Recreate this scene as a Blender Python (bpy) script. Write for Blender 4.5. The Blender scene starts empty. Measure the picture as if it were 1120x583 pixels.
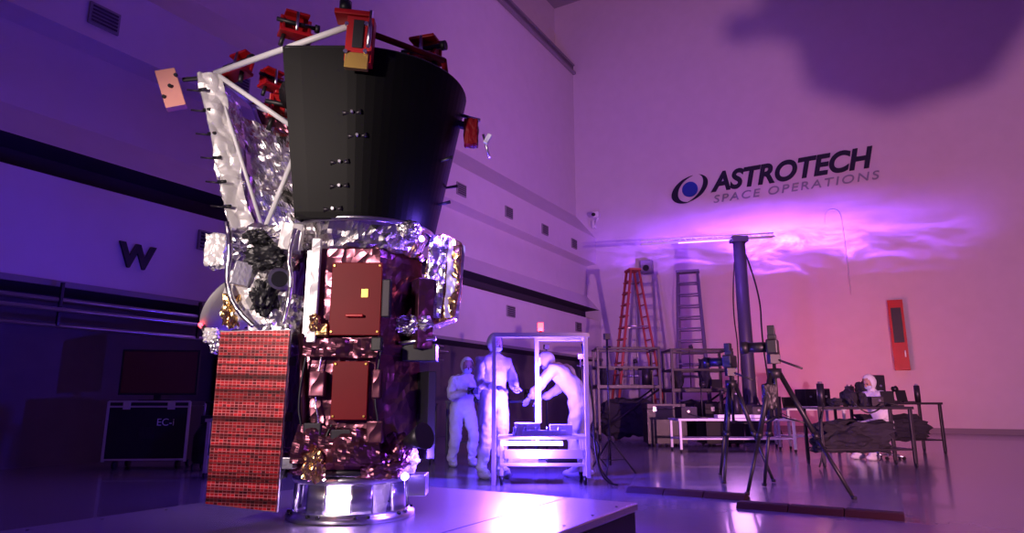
import bpy, bmesh, math, random
from mathutils import Vector, Matrix, Euler, noise
random.seed(4)
S=bpy.context.scene
PHI=math.radians(30.3)
SN,CS=math.sin(PHI),math.cos(PHI)
def W(r,d,z=0.0):   # survey frame (metres right / metres ahead of the camera station) -> room axes
    return Vector((CS*r-SN*d, SN*r+CS*d, z))

# ------------------------------------------------------------ materials
def mat(name,col,rough=.5,metal=0.0,em=None,ems=0.0,bump=0.0,bscale=20.0,vary=0.0,kind='noise',spec=None,coat=0.0):
    m=bpy.data.materials.new(name); m.use_nodes=True
    nt=m.node_tree; b=nt.nodes['Principled BSDF']
    b.inputs['Base Color'].default_value=(*col,1); b.inputs['Roughness'].default_value=rough
    b.inputs['Metallic'].default_value=metal
    if spec is not None: b.inputs['Specular IOR Level'].default_value=spec
    if coat: b.inputs['Coat Weight'].default_value=coat
    if em: 
        b.inputs['Emission Color'].default_value=(*em,1); b.inputs['Emission Strength'].default_value=ems
    tc=nt.nodes.new('ShaderNodeTexCoord')
    if bump>0:
        if kind=='foil':
            t=nt.nodes.new('ShaderNodeTexVoronoi'); t.inputs['Scale'].default_value=bscale
            n=nt.nodes.new('ShaderNodeTexNoise'); n.inputs['Scale'].default_value=bscale*.5; n.inputs['Detail'].default_value=2
            nt.links.new(tc.outputs['Object'],n.inputs['Vector'])
            mx=nt.nodes.new('ShaderNodeVectorMath'); mx.operation='MULTIPLY_ADD'; mx.inputs[1].default_value=(.22,.22,.22)
            nt.links.new(n.outputs['Color'],mx.inputs[0]); nt.links.new(tc.outputs['Object'],mx.inputs[2])
            nt.links.new(mx.outputs[0],t.inputs['Vector']); out=t.outputs['Distance']
        else:
            t=nt.nodes.new('ShaderNodeTexNoise'); t.inputs['Scale'].default_value=bscale; t.inputs['Detail'].default_value=3
            nt.links.new(tc.outputs['Object'],t.inputs['Vector']); out=t.outputs['Fac']
        bp=nt.nodes.new('ShaderNodeBump'); bp.inputs['Strength'].default_value=bump; bp.inputs['Distance'].default_value=.03
        nt.links.new(out,bp.inputs['Height']); nt.links.new(bp.outputs[0],b.inputs['Normal'])
    if vary>0:
        n2=nt.nodes.new('ShaderNodeTexNoise'); n2.inputs['Scale'].default_value=2.5; n2.inputs['Detail'].default_value=5
        nt.links.new(tc.outputs['Object'],n2.inputs['Vector'])
        mr=nt.nodes.new('ShaderNodeMapRange'); mr.inputs['To Min'].default_value=1-vary; mr.inputs['To Max'].default_value=1+vary
        nt.links.new(n2.outputs['Fac'],mr.inputs['Value'])
        mm=nt.nodes.new('ShaderNodeMix'); mm.data_type='RGBA'; mm.blend_type='MULTIPLY'; mm.inputs['Factor'].default_value=1
        mm.inputs['A'].default_value=(*col,1); nt.links.new(mr.outputs[0],mm.inputs['B']); nt.links.new(mm.outputs['Result'],b.inputs['Base Color'])
    return m
M={}
M['wall']=mat('wall_paint',(.66,.60,.67),.7,bump=.05,bscale=4,vary=.06)
M['soffit']=mat('soffit_paint',(.26,.24,.28),.8)
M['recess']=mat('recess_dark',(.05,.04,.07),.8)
M['under']=mat('lower_wall_dark',(.13,.11,.15),.7,vary=.2)  # shade under the overhang put into the wall colour
M['ceil']=mat('ceiling_panel',(.30,.28,.31),.8,vary=.1)
M['floor']=mat('epoxy_floor',(.25,.23,.29),.20,bump=.03,bscale=1.5,vary=.12,coat=.15)
M['navy']=mat('logo_navy',(.008,.008,.03),.5)
M['grey_letter']=mat('letter_grey',(.26,.26,.34),.5)
M['logo_blue']=mat('logo_blue',(.02,.05,.40),.4)
M['white']=mat('white_paint',(.8,.8,.82),.4)
M['alu']=mat('aluminium',(.72,.72,.76),.28,1.0,bump=.05,bscale=60)
M['dish']=mat('antenna_composite',(.34,.32,.34),.5,0.1,vary=.2)
M['plate']=mat('platform_plate',(.66,.62,.70),.26,.85,bump=.06,bscale=3,vary=.15)
M['black']=mat('black_plastic',(.012,.012,.015),.45,vary=.2)
M['dark']=mat('dark_metal',(.035,.03,.04),.4,.5,vary=.2)
M['cloth']=mat('dark_cloth',(.02,.018,.028),.85,vary=.4)
M['tower']=mat('tower_paint',(.07,.06,.10),.45,vary=.2)
M['radiator']=mat('radiator_black',(.0025,.0025,.003),.5,0,vary=.3,spec=.12)
M['rib']=mat('radiator_seam',(.012,.012,.014),.5,0,spec=.35)
M['foil']=mat('silver_foil',(.92,.89,.88),.27,1.0,bump=.55,bscale=9,kind='foil')
M['foilw']=mat('white_foil',(.90,.88,.86),.40,.3,bump=.6,bscale=10,kind='foil')
M['foilr']=mat('dark_red_foil',(.21,.075,.11),.28,.9,bump=.45,bscale=9,kind='foil',vary=.5)
M['foilg']=mat('gold_foil',(.90,.60,.24),.25,1.0,bump=.5,bscale=14,kind='foil')
M['red']=mat('red_anodised',(.42,.008,.012),.4,.1,vary=.3)
M['redp']=mat('red_cover',(.17,.003,.008),.5,.0,vary=.3,spec=.2)
M['pink']=mat('pink_tag',(.75,.33,.28),.5,vary=.2)
M['gold']=mat('gold_block',(.75,.5,.12),.3,.8)
M['suit']=mat('coverall_white',(.74,.74,.78),.8,bump=.6,bscale=7)
M['skin']=mat('skin',(.45,.25,.18),.5)
M['glove']=mat('glove_latex',(.50,.52,.70),.45)
M['mask']=mat('face_mask',(.50,.58,.72),.7)
M['eye']=mat('eye_dark',(.02,.02,.02),.2)
M['hair']=mat('hair_dark',(.03,.02,.015),.6)
M['ladder_red']=mat('ladder_fibreglass_red',(.38,.06,.05),.5)
M['ladder_gr']=mat('ladder_grey',(.12,.09,.16),.5)
M['mat']=mat('cable_ramp_rubber',(.045,.008,.012),.7,bump=.2,bscale=30)
M['screen']=mat('screen_glass',(.01,.008,.012),.12,em=(.15,.01,.03),ems=.03)
M['redlamp']=mat('red_beacon_lens',(.8,.02,.02),.3,em=(1,.03,.04),ems=14)
M['bluelamp']=mat('uv_lamp_lens',(.3,.2,1),.3,em=(.26,.14,1),ems=32)
M['blueled']=mat('blue_led',(.3,.2,1),.3,em=(.2,.1,1),ems=9)
M['wood']=mat('crate_board',(.09,.05,.05),.6,vary=.3)
def solar():
    m=mat('solar_cells',(.3,.02,.03),.3,.3); nt=m.node_tree;b=nt.nodes['Principled BSDF']
    tc=nt.nodes.new('ShaderNodeTexCoord'); sp=nt.nodes.new('ShaderNodeSeparateXYZ'); cb=nt.nodes.new('ShaderNodeCombineXYZ')
    nt.links.new(tc.outputs['Object'],sp.inputs[0]); nt.links.new(sp.outputs[0],cb.inputs[0]); nt.links.new(sp.outputs[2],cb.inputs[1])
    br=nt.nodes.new('ShaderNodeTexBrick'); br.offset=0; br.inputs['Scale'].default_value=1
    br.inputs['Brick Width'].default_value=.023; br.inputs['Row Height'].default_value=.0155; br.inputs['Mortar Size'].default_value=.0014
    br.inputs['Color1'].default_value=(.14,.003,.008,1); br.inputs['Color2'].default_value=(.85,.018,.028,1); br.inputs['Mortar'].default_value=(.95,.33,.34,1)
    nt.links.new(cb.outputs[0],br.inputs['Vector'])
    wv=nt.nodes.new('ShaderNodeTexNoise'); wv.noise_dimensions='1D'; wv.inputs['Scale'].default_value=26; wv.inputs['Detail'].default_value=2  # row bands in the red cell colour imitate reflected red glare
    nt.links.new(sp.outputs[2],wv.inputs['W'])
    rp=nt.nodes.new('ShaderNodeValToRGB'); rp.color_ramp.elements[0].position=.40; rp.color_ramp.elements[0].color=(.15,.15,.15,1); rp.color_ramp.elements[1].position=.60
    nt.links.new(wv.outputs['Fac'],rp.inputs[0])
    mm=nt.nodes.new('ShaderNodeMix'); mm.data_type='RGBA'; mm.blend_type='MULTIPLY'; mm.inputs['Factor'].default_value=1
    nt.links.new(br.outputs['Color'],mm.inputs['A']); nt.links.new(rp.outputs[0],mm.inputs['B']); nt.links.new(mm.outputs['Result'],b.inputs['Base Color'])
    return m
M['solar']=solar()

# ------------------------------------------------------------ helpers
def link(o,g=None):
    S.collection.objects.link(o)
    if g is not None: o.parent=g
    return o
def grp(name,loc=(0,0,0),yaw=0.0):
    e=bpy.data.objects.new(name,None); e.empty_display_size=.1; e.location=loc; e.rotation_euler=(0,0,yaw); S.collection.objects.link(e); return e
def meshobj(name,vs,fs,m,g=None,smooth=False,edges=()):
    me=bpy.data.meshes.new(name); me.from_pydata([tuple(v) for v in vs],list(edges),fs); me.update()
    if m: me.materials.append(M[m])
    if smooth:
        for p in me.polygons: p.use_smooth=True
    return link(bpy.data.objects.new(name,me),g)
def box(g,name,c,s,m,rot=(0,0,0),bev=.004):
    x,y,z=s[0]/2,s[1]/2,s[2]/2
    vs=[(-x,-y,-z),(x,-y,-z),(x,y,-z),(-x,y,-z),(-x,-y,z),(x,-y,z),(x,y,z),(-x,y,z)]
    fs=[(0,3,2,1),(4,5,6,7),(0,1,5,4),(1,2,6,5),(2,3,7,6),(3,0,4,7)]
    o=meshobj(name,vs,fs,m,g); o.location=c; o.rotation_euler=rot
    if bev:
        b=o.modifiers.new('bev','BEVEL'); b.width=min(bev,min(s)*.3); b.segments=2
    return o
def cyl(g,name,p1,p2,r,m,r2=None,seg=14,caps=True):
    p1=Vector(p1);p2=Vector(p2); r2=r if r2 is None else r2
    d=(p2-p1); q=d.to_track_quat('Z','Y'); L=d.length
    vs=[];fs=[]
    for i in range(seg):
        a=2*math.pi*i/seg; vs.append((r*math.cos(a),r*math.sin(a),0))
    for i in range(seg):
        a=2*math.pi*i/seg; vs.append((r2*math.cos(a),r2*math.sin(a),L))
    for i in range(seg): fs.append((i,(i+1)%seg,seg+(i+1)%seg,seg+i))
    if caps: fs.append(tuple(range(seg-1,-1,-1))); fs.append(tuple(range(seg,2*seg)))
    o=meshobj(name,vs,fs,m,g); 
    for p in o.data.polygons: p.use_smooth=len(p.vertices)==4
    o.location=p1; o.rotation_mode='QUATERNION'; o.rotation_quaternion=q
    return o
def path(g,name,pts,r,m,smooth=False):
    cu=bpy.data.curves.new(name,'CURVE'); cu.dimensions='3D'; cu.bevel_depth=r; cu.bevel_resolution=3; cu.use_fill_caps=True
    sp=cu.splines.new('NURBS' if smooth else 'POLY'); sp.points.add(len(pts)-1)
    for i,p in enumerate(pts): sp.points[i].co=(*p,1)
    if smooth: sp.use_endpoint_u=True; sp.order_u=3
    cu.materials.append(M[m]); return link(bpy.data.objects.new(name,cu),g)
def lathe(g,name,prof,m,seg=48,a0=0,a1=2*math.pi,c=(0,0,0),smooth=True,crumple=0,solid=0):
    full=abs(a1-a0-2*math.pi)<1e-4; n=seg if full else seg+1
    vs=[];fs=[]
    for j,(r,z) in enumerate(prof):
        for i in range(n):
            a=a0+(a1-a0)*i/seg; v=Vector((r*math.cos(a),r*math.sin(a),z))
            if crumple:
                k=noise.noise(v*14)*crumple; v+=Vector((math.cos(a),math.sin(a),.3))*k
            vs.append(v)
    for j in range(len(prof)-1):
        for i in range(seg):
            i2=(i+1)%n; fs.append((j*n+i,j*n+i2,(j+1)*n+i2,(j+1)*n+i))
    o=meshobj(name,vs,fs,m,g,smooth=smooth); o.location=c
    if solid:
        sm=o.modifiers.new('s','SOLIDIFY'); sm.thickness=solid
    return o
def lump(g,name,c,s,m,disp=.18,freq=2.2,sub=4,seed=0,boxy=0.0,smooth=False):
    bm=bmesh.new(); bmesh.ops.create_icosphere(bm,subdivisions=sub,radius=1)
    off=Vector((seed*7.3,seed*3.1,seed*1.7))
    for v in bm.verts:
        p=v.co.copy()
        if boxy:
            mx=max(abs(p.x),abs(p.y),abs(p.z)); p=p.lerp(p/mx*.85,boxy)
        k=1+disp*noise.noise(p*freq+off)+disp*.5*noise.noise(p*freq*3+off)
        v.co=Vector((p.x*k*s[0],p.y*k*s[1],p.z*k*s[2]))
    me=bpy.data.meshes.new(name); bm.to_mesh(me); bm.free(); me.materials.append(M[m])
    if smooth:
        for p in me.polygons: p.use_smooth=True
    o=link(bpy.data.objects.new(name,me),g); o.location=c; return o
def prism(g,name,outline,y0,y1,m,axis='y',bev=.004):
    n=len(outline); vs=[]
    for (a,b) in outline: vs.append((a,y0,b))
    for (a,b) in outline: vs.append((a,y1,b))
    fs=[tuple(range(n)),tuple(range(2*n-1,n-1,-1))]+[(i,n+i,n+(i+1)%n,(i+1)%n) for i in range(n)]
    o=meshobj(name,vs,fs,m,g)
    bm=bmesh.new(); bm.from_mesh(o.data); bmesh.ops.recalc_face_normals(bm,faces=bm.faces); bm.to_mesh(o.data); bm.free()
    if bev: b=o.modifiers.new('bev','BEVEL'); b.width=bev; b.segments=2
    return o
def patch(g,name,TL,TR,BL,BR,m,n=28,amp=.03,freq=9,thick=.006):
    TL,TR,BL,BR=map(Vector,(TL,TR,BL,BR)); vs=[];fs=[]
    nor=(TR-TL).cross(BL-TL).normalized()
    for j in range(n+1):
        for i in range(n+1):
            u,v=i/n,j/n; p=TL.lerp(TR,u).lerp(BL.lerp(BR,u),v)
            vs.append(p+nor*(amp*noise.noise(p*freq)+amp*.5*noise.noise(p*freq*3)))
    for j in range(n):
        for i in range(n): a=j*(n+1)+i; fs.append((a,a+1,a+n+2,a+n+1))
    o=meshobj(name,vs,fs,m,g); s=o.modifiers.new('s','SOLIDIFY'); s.thickness=thick; return o

# ------------------------------------------------------------ room
YF=24.17; XR=10.0; YB=-9.0; ZC=18.4
f=box(None,'floor',((XR-12)/2,(YF+YB)/2,-.1),(XR+12,YF-YB,.2),'floor',bev=0)
box(None,'ceiling',((XR-12)/2,(YF+YB)/2,ZC+.15),(XR+12,YF-YB,.3),'ceil',bev=0)
box(None,'wall_far',((XR-12.4)/2,YF+.15,ZC/2),(XR+12.4,.3,ZC),'wall',bev=0)
box(None,'wall_right',(XR+.15,(YF+YB)/2,ZC/2),(.3,YF-YB,ZC),'wall',bev=0)
box(None,'wall_back',((XR-12.4)/2,YB-.15,ZC/2),(XR+12.4,.3,ZC),'wall',bev=0)
prof=[(-11.9,ZC),(-11.9,15.6),(-11.04,15.45),(-11.04,8.5),(-10.18,7.46),(-10.18,6.38),(-10.62,6.33),(-10.62,5.1),(-10.1,4.5)]
def wallstrip(name,pr,m):
    vs=[];fs=[]
    for (x,z) in pr: vs+= [(x,YB,z),(x,YF,z)]
    for i in range(len(pr)-1): fs.append((2*i,2*i+2,2*i+3,2*i+1))
    return meshobj(name,vs,fs,m)
wl=grp('wall_left')
wallstrip('upper_tiers',prof,'wall').parent=wl
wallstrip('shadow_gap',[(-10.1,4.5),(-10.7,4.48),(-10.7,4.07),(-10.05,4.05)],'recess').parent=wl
wallstrip('fascia',[(-10.05,4.05),(-10.05,2.5)],'wall').parent=wl
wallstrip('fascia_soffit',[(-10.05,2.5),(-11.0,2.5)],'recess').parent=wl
wallstrip('lower_wall',[(-11.0,2.5),(-11.0,0)],'under').parent=wl
cr=grp('crane_rail')
box(cr,'runway_beam',(-11.05,(YF+YB)/2,14.95),(.3,YF-YB,.10),'soffit')
box(cr,'beam_web',(-11.05,(YF+YB)/2,15.15),(.06,YF-YB,.32),'under')
box(cr,'rail_head',(-11.05,(YF+YB)/2,15.34),(.2,YF-YB,.06),'soffit')
box(None,'trim_1',(-10.02,(YF+YB)/2,2.54),(.05,YF-YB,.08),'soffit',bev=0)
box(None,'baseboard_far',((XR-11)/2,YF-.02,.08),(XR+11,.04,.16),'soffit',bev=0)
vi=0
vg=grp('wall_vents')
for y in [4.8,7.25,9.7,12.12,14.57,17.2,19.66,22.04]:
    box(vg,'vent_frame_%d'%vi,(-10.17,y,6.78),(.05,.46,.36),'soffit')
    for k in range(5): box(vg,'vent_slat_%d_%d'%(vi,k),(-10.14,y,6.66+k*.06),(.03,.38,.03),'recess',rot=(0,.5,0),bev=0)
    vi+=1
for y in [6.9,12.0,17.1,22.0]:
    box(vg,'vent_frame_%d'%vi,(-10.04,y,3.62),(.05,.5,.34),'soffit')
    for k in range(5): box(vg,'vent_slat_%d_%d'%(vi,k),(-10.01,y,3.50+k*.06),(.03,.42,.03),'recess',rot=(0,.5,0),bev=0)
    vi+=1
def text(g,name,body,loc,size,m,rot,shear=0,off=0,space=1.0,width=None,ext=.02):
    cu=bpy.data.curves.new(name,'FONT'); cu.body=body; cu.size=size; cu.shear=shear; cu.offset=off; cu.space_character=space; cu.extrude=ext
    cu.materials.append(M[m]); o=link(bpy.data.objects.new(name,cu),g); o.location=loc; o.rotation_euler=rot
    bpy.context.view_layer.update()
    if width: o.scale.x=width/o.dimensions.x
    return o
sg=grp('wall_sign')
text(sg,'company_name','ASTROTECH',(-5.40,YF-.03,8.66),1.0,'navy',(math.pi/2,0,0),shear=.25,off=.035,width=5.4)
text(sg,'company_subtitle','SPACE OPERATIONS',(-5.42,YF-.03,8.20),.42,'grey_letter',(math.pi/2,0,0),shear=.2,off=.002,space=1.25,width=5.45)
def crescent(name,c,R,r,dx,dz,a0,a1,m,tilt):
    vs=[];fs=[];n=40
    for i in range(n+1):
        t=i/n; a=a0+(a1-a0)*t; w=math.sin(math.pi*t)*r
        for q in (R,R-w): 
            x=q*math.cos(a)*1.2+dx; z=q*math.sin(a)*.78+dz
            vs.append((c[0]+x*math.cos(tilt)-z*math.sin(tilt),c[1],c[2]+x*math.sin(tilt)+z*math.cos(tilt)))
    for i in range(n): fs.append((2*i,2*i+1,2*i+3,2*i+2))
    o=meshobj(name,vs,fs,m,sg); s=o.modifiers.new('s','SOLIDIFY'); s.thickness=.02
c=(-6.28,YF-.03,8.88)
cyl(sg,'emblem_globe',(c[0]+.03,YF-.001,c[2]),(c[0]+.03,YF-.03,c[2]),.30,'logo_blue',seg=32)
crescent('emblem_swoosh_a',c,.60,.22,0,0,1.0,4.4,'navy',.45)
crescent('emblem_swoosh_b',c,.60,.18,.05,0,4.2,7.0,'navy',.45)
text(grp('wall_lettering'),'letter','W',(-10.03,5.40,2.96),.50,'navy',(math.pi/2,0,math.pi/2),off=.02)

sc=grp('security_camera',(-9.85,23.6,8.0),0)
box(sc,'housing',(0,-.1,.25),(.22,.5,.22),'white',rot=(.25,0,.3)); cyl(sc,'lens',(0,-.33,.19),(0,-.42,.17),.07,'black'); cyl(sc,'arm',(0,.1,.2),(-.3,.45,.0),.04,'white'); box(sc,'mount',(-.33,.45,0),(.1,.2,.3),'white')
sp_=grp('wall_speaker',(-8.0,YF-.2,6.0)); box(sp_,'cabinet',(0,0,0),(.40,.3,.5),'soffit'); cyl(sp_,'cone',(0,-.15,-.06),(0,-.17,-.06),.12,'black'); box(sp_,'bracket',(0,.16,0),(.12,.1,.3),'dark')
sp2=grp('junction_box',(-8.55,YF-.12,5.6)); box(sp2,'case',(0,0,0),(.3,.2,.4),'soffit'); cyl(sp2,'conduit',(0,.05,-.2),(0,.05,-5.4),.03,'alu')
path(grp('wall_conduit'),'loop',[(-1.75,YF-.04,6.9),(-1.7,YF-.04,7.30),(-1.45,YF-.04,7.38),(-1.25,YF-.04,7.25),(-1.2,YF-.04,6.8),(-1.17,YF-.04,4.4)],.016,'wall',smooth=True)
dr=grp('fire_hose_cabinet',(.05,YF-.12,3.0))
box(dr,'case',(0,0,0),(.42,.24,2.2),'red'); box(dr,'window',(0,-.125,.3),(.28,.02,1.1),'dark'); box(dr,'handle',(.12,-.14,-.6),(.04,.04,.2),'alu')

# ------------------------------------------------------------ platform
pf=grp('assembly_platform')
PX0,PX1,PY0,PY1=-4.1,-1.59,.9,4.37
box(pf,'top_plate',((PX0+PX1)/2,(PY0+PY1)/2,.245),(PX1-PX0,PY1-PY0,.05),'plate',bev=.008)
box(pf,'frame_right',(PX1-.05,(PY0+PY1)/2,.13),(.08,PY1-PY0-.06,.17),'dark'); box(pf,'frame_left',(PX0+.05,(PY0+PY1)/2,.13),(.08,PY1-PY0-.06,.17),'dark')
box(pf,'frame_far',((PX0+PX1)/2,PY1-.05,.13),(PX1-PX0-.06,.08,.17),'dark'); box(pf,'frame_near',((PX0+PX1)/2,PY0+.05,.13),(PX1-PX0-.06,.08,.17),'dark')
for i,(x,y) in enumerate([(PX0+.12,PY0+.12),(PX1-.12,PY0+.12),(PX0+.12,PY1-.12),(PX1-.12,PY1-.12)]): cyl(pf,'foot_%d'%i,(x,y,0),(x,y,.22),.05,'dark')
for i in range(9):
    for k,x in enumerate((PX0+.1,PX1-.06)): cyl(pf,'bolt_%d_%d'%(i,k),(x,PY0+.2+i*.38,.268),(x,PY0+.2+i*.38,.273),.009,'dark',seg=8)
box(pf,'plate_seam',(-2.1,(PY0+PY1)/2,.2705),(.008,PY1-PY0-.02,.002),'dark',bev=0)

# ------------------------------------------------------------ spacecraft (local x right, y away, z up)
sc=grp('spacecraft',W(-.95,4.1,0),PHI)
zt=.272
lathe(sc,'adapter_foot',[(.30,zt),(.37,zt),(.37,zt+.022),(.345,zt+.032),(.34,zt+.05)],'alu')
lathe(sc,'adapter_top',[(.30,.47),(.33,.47),(.345,.485),(.345,.515),(.30,.515)],'alu')
for i in range(8):
    a=2*math.pi*i/8+math.radians(-90+22.5)
    lathe(sc,'adapter_web_%d'%i,[(.338,zt+.045),(.328,.475)],'alu',seg=10,a0=a-.19,a1=a+.19,solid=.02)
    for k in (-1,1):
        aa=a+k*.1; cyl(sc,'adapter_bolt_%d_%d'%(i,k),(.352*math.cos(aa),.352*math.sin(aa),.30),(.352*math.cos(aa),.352*math.sin(aa),.315),.01,'dark',seg=8)
lathe(sc,'adapter_inner_cone',[(.20,zt),(.24,.52)],'foilw',seg=32)
lathe(sc,'clamp_band',[(.35,.52),(.365,.53),(.365,.55),(.35,.56)],'dark')
def hexprism(name,R,z0,z1,m,n=10,amp=.018,rot=0,c=(0,0)):
    vs=[];fs=[];seg=6*8
    lv=26
    for j in range(lv+1):
        z=z0+(z1-z0)*j/lv
        for i in range(seg):
            k=i/8; a=math.floor(k); t=k-a
            A=Vector((math.cos(a*math.pi/3+rot),math.sin(a*math.pi/3+rot),0)); B=Vector((math.cos((a+1)*math.pi/3+rot),math.sin((a+1)*math.pi/3+rot),0))
            p=A.lerp(B,t)*R+Vector((c[0],c[1],z)); d=Vector((p.x-c[0],p.y-c[1],0)).normalized()
            p+=d*amp*(noise.noise(p*7)+.5*noise.noise(p*22)); vs.append(p)
    for j in range(lv):
        for i in range(seg): fs.append((j*seg+i,j*seg+(i+1)%seg,(j+1)*seg+(i+1)%seg,(j+1)*seg+i))
    fs.append(tuple(range(seg-1,-1,-1))); fs.append(tuple(range(lv*seg,lv*seg+seg)))
    return meshobj(name,vs,fs,m,sc)
hexprism('bus_body',.40,.56,1.80,'foilr',c=(-.02,0),amp=.022)
hexprism('bus_mid_band',.425,1.19,1.25,'foilr',amp=.03,c=(-.02,0))
hexprism('bus_lower_band',.42,.56,.66,'foilr',amp=.03,c=(-.02,0))
fy=-.375
box(sc,'red_cover_upper',(.06,fy,1.50),(.29,.03,.42),'redp'); box(sc,'red_cover_lower',(.05,fy,.985),(.20,.03,.32),'redp')
for i,(x,z) in enumerate([(-.07,1.31),(.19,1.31),(-.07,1.69),(.19,1.69),(-.035,.845),(.135,.845),(-.035,1.13),(.135,1.13)]): cyl(sc,'cover_screw_%d'%i,(x,fy-.015,z),(x,fy-.022,z),.006,'gold',seg=8)
box(sc,'warning_label',(.11,fy-.017,1.53),(.04,.004,.05),'gold')
box(sc,'cover_handle',(.06,fy-.03,1.40),(.10,.02,.015),'red')
box(sc,'side_electronics',(.375,-.10,1.44),(.10,.26,.42),'foilr',rot=(0,0,.5)); box(sc,'side_radiator',(.40,-.02,.85),(.05,.34,.50),'black',rot=(0,0,.5))
box(sc,'white_strut',(-.18,-.385,1.55),(.05,.035,.60),'foilw'); box(sc,'white_strut_b',(-.23,-.34,1.53),(.03,.03,.52),'alu')
cyl(sc,'diag_strut',(-.25,-.36,1.30),(-.19,-.38,.72),.018,'foilr')
for i,(x0,z0,z1) in enumerate([(-.22,.66,1.2),(-.13,.70,1.22),(.20,.68,1.25),(.17,.62,.82),(-.06,.62,.80)]):
    path(sc,'harness_%d'%i,[(x0,-.385,z0),(x0+.03,-.40,z0+.1),(x0-.02,-.395,(z0+z1)/2),(x0+.02,-.385,z1)],.006,'foil' if i%2 else 'black',smooth=True)
for i,(x,z,w,h,m) in enumerate([(-.13,1.02,.09,.14,'foilr'),(-.14,.76,.10,.10,'dark'),(.19,1.24,.06,.08,'black'),(-.12,1.32,.07,.07,'foilg'),(.20,.76,.09,.12,'foilr'),(.02,.74,.12,.07,'dark'),(.235,1.5,.05,.22,'dark'),(.20,1.02,.05,.16,'foilr')]):
    box(sc,'bus_unit_%d'%i,(x,-.38,z),(w,.06,h),m,bev=.008)
patch(sc,'foil_flap_low',(-.22,-.40,.80),(.22,-.40,.78),(-.24,-.44,.60),(.24,-.43,.60),'foilr',amp=.05,freq=8,n=22)
patch(sc,'foil_flap_mid',(-.22,-.385,1.27),(.20,-.385,1.27),(-.22,-.40,1.17),(.20,-.40,1.16),'foilr',amp=.03,freq=10,n=18)
lathe(sc,'upper_deck_skirt',[(.0,1.79),(.36,1.80),(.37,1.82),(.36,1.85),(.38,1.88),(.385,1.91),(.40,1.95),(.42,1.99),(.43,2.02),(.40,2.04),(0,2.04)],'foil',seg=96,crumple=.045,c=(.0,0,0),smooth=False)
lathe(sc,'deck_ring',[(.435,1.95),(.45,1.96),(.45,1.975),(.435,1.985)],'alu')
def radiator():
    rows=[(1.965,.425,-.29),(2.0,.435,-.292),(2.82,.60,-.352),(2.93,.622,-.36)]
    angs=[math.radians(a) for a in range(150,-91,-5)]
    vs=[];fs=[]
    for (z,R,xl) in rows:
        for a in angs: vs.append((R*math.cos(a),R*math.sin(a),z))
        for k in range(1,5): vs.append((xl*k/4,-R,z))
        vs.append((xl+.01,-R+.08,z)); vs.append((xl+.03,-R+.35,z))
    n=len(angs)+6
    for j in range(len(rows)-1):
        for i in range(n-1): fs.append((j*n+i,j*n+i+1,(j+1)*n+i+1,(j+1)*n+i))
    o=meshobj('radiator_shade',vs,fs,'radiator',sc); s=o.modifiers.new('s','SOLIDIFY'); s.thickness=.02
    k=0
    for a in list(range(75,-91,-6)):
        a=math.radians(a); c_,s_=math.cos(a),math.sin(a)
        cyl(sc,'radiator_rib_%d'%k,(.432*c_,.432*s_,1.99),(.612*c_,.612*s_,2.85),.004,'rib',seg=6); k+=1
    for t in (.18,.38,.58,.78): cyl(sc,'radiator_rib_%d'%k,(-.29*t,-.432,1.99),(-.355*t,-.605,2.85),.004,'rib',seg=6); k+=1
    pts=[(.627*math.cos(a),.627*math.sin(a),2.93) for a in angs]+[(-.36,-.627,2.93)]
    path(sc,'radiator_top_rim',pts,.012,'rib')
    pts=[(.608*math.cos(a),.608*math.sin(a),2.82) for a in angs]+[(-.355,-.608,2.82)]
    path(sc,'radiator_top_seam',pts,.006,'rib')
    pts=[(.43*math.cos(a),.43*math.sin(a),1.965) for a in angs]+[(-.29,-.43,1.965)]
    path(sc,'radiator_low_rim',pts,.010,'rib')
radiator()
lathe(sc,'shade_inner_dome',[(.58,2.86),(.4,2.89),(0,2.90)],'dark',seg=32)
def pinbracket(i,x,z):
    R=.425+(z-1.965)*.204; y=-math.sqrt(max(R*R-(x*x if x>0 else 0),.01))-.012
    p=Vector((x,y,z)); t=Vector((1,0,0))
    for s in (-1,1):
        cyl(sc,'pin_%d_%s'%(i,'a' if s<0 else 'b'),p+t*s*.004,p+t*s*.055+Vector((0,-.012,.004*s)),.004,'dark',r2=.016,seg=8)
    cyl(sc,'pin_post_%d'%i,p+Vector((0,.02,0)),p+Vector((0,-.03,0)),.009,'alu',seg=8)
for i,(x,z) in enumerate([(.03,2.555),(.06,2.425),(-.04,2.275),(-.043,2.14),(-.08,2.01)]): pinbracket(i,x,z)
for i,(a,z) in enumerate([(-20,2.4),(-8,2.15),(5,2.30)]):
    a=math.radians(a); R=.425+(z-1.965)*.204; cyl(sc,'edge_pin_%d'%i,(R*math.cos(a),R*math.sin(a),z),((R+.10)*math.cos(a),(R+.10)*math.sin(a),z+.02),.006,'black',r2=.012,seg=8)
ring=[(-1.01,-.1,3.05),(0.01,-.64,3.06),(.52,-.30,3.03),(.50,.35,3.03),(-.25,.62,3.05),(-.95,.35,3.05)]
for i in range(6): cyl(sc,'truss_ring_%d'%i,ring[i],ring[(i+1)%6],.019,'white' if i in(0,5) else 'redp')
mem=[((-1.01,-.1,3.05),(-.43,-.2,2.62)),((-1.01,-.1,3.03),(-.62,-.1,2.0)),((-.40,-.22,2.45),(-.58,-.15,1.98)),((-.95,.35,3.05),(-.45,.25,2.0)),((-.25,.62,3.05),(-.3,.35,2.0)),((-.95,.35,3.04),(-.42,-.15,2.66)),((-.25,.62,3.05),(-.62,.15,2.0))]
for i,(a,b) in enumerate(mem): cyl(sc,'truss_member_%d'%i,a,b,.016 if i in (0,2) else .011,'white')
patch(sc,'foil_blanket_inner',(-.92,.12,2.86),(-.34,.10,2.62),(-.66,.08,1.97),(-.27,.05,2.0),'foil',amp=.09,freq=4.5)
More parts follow.
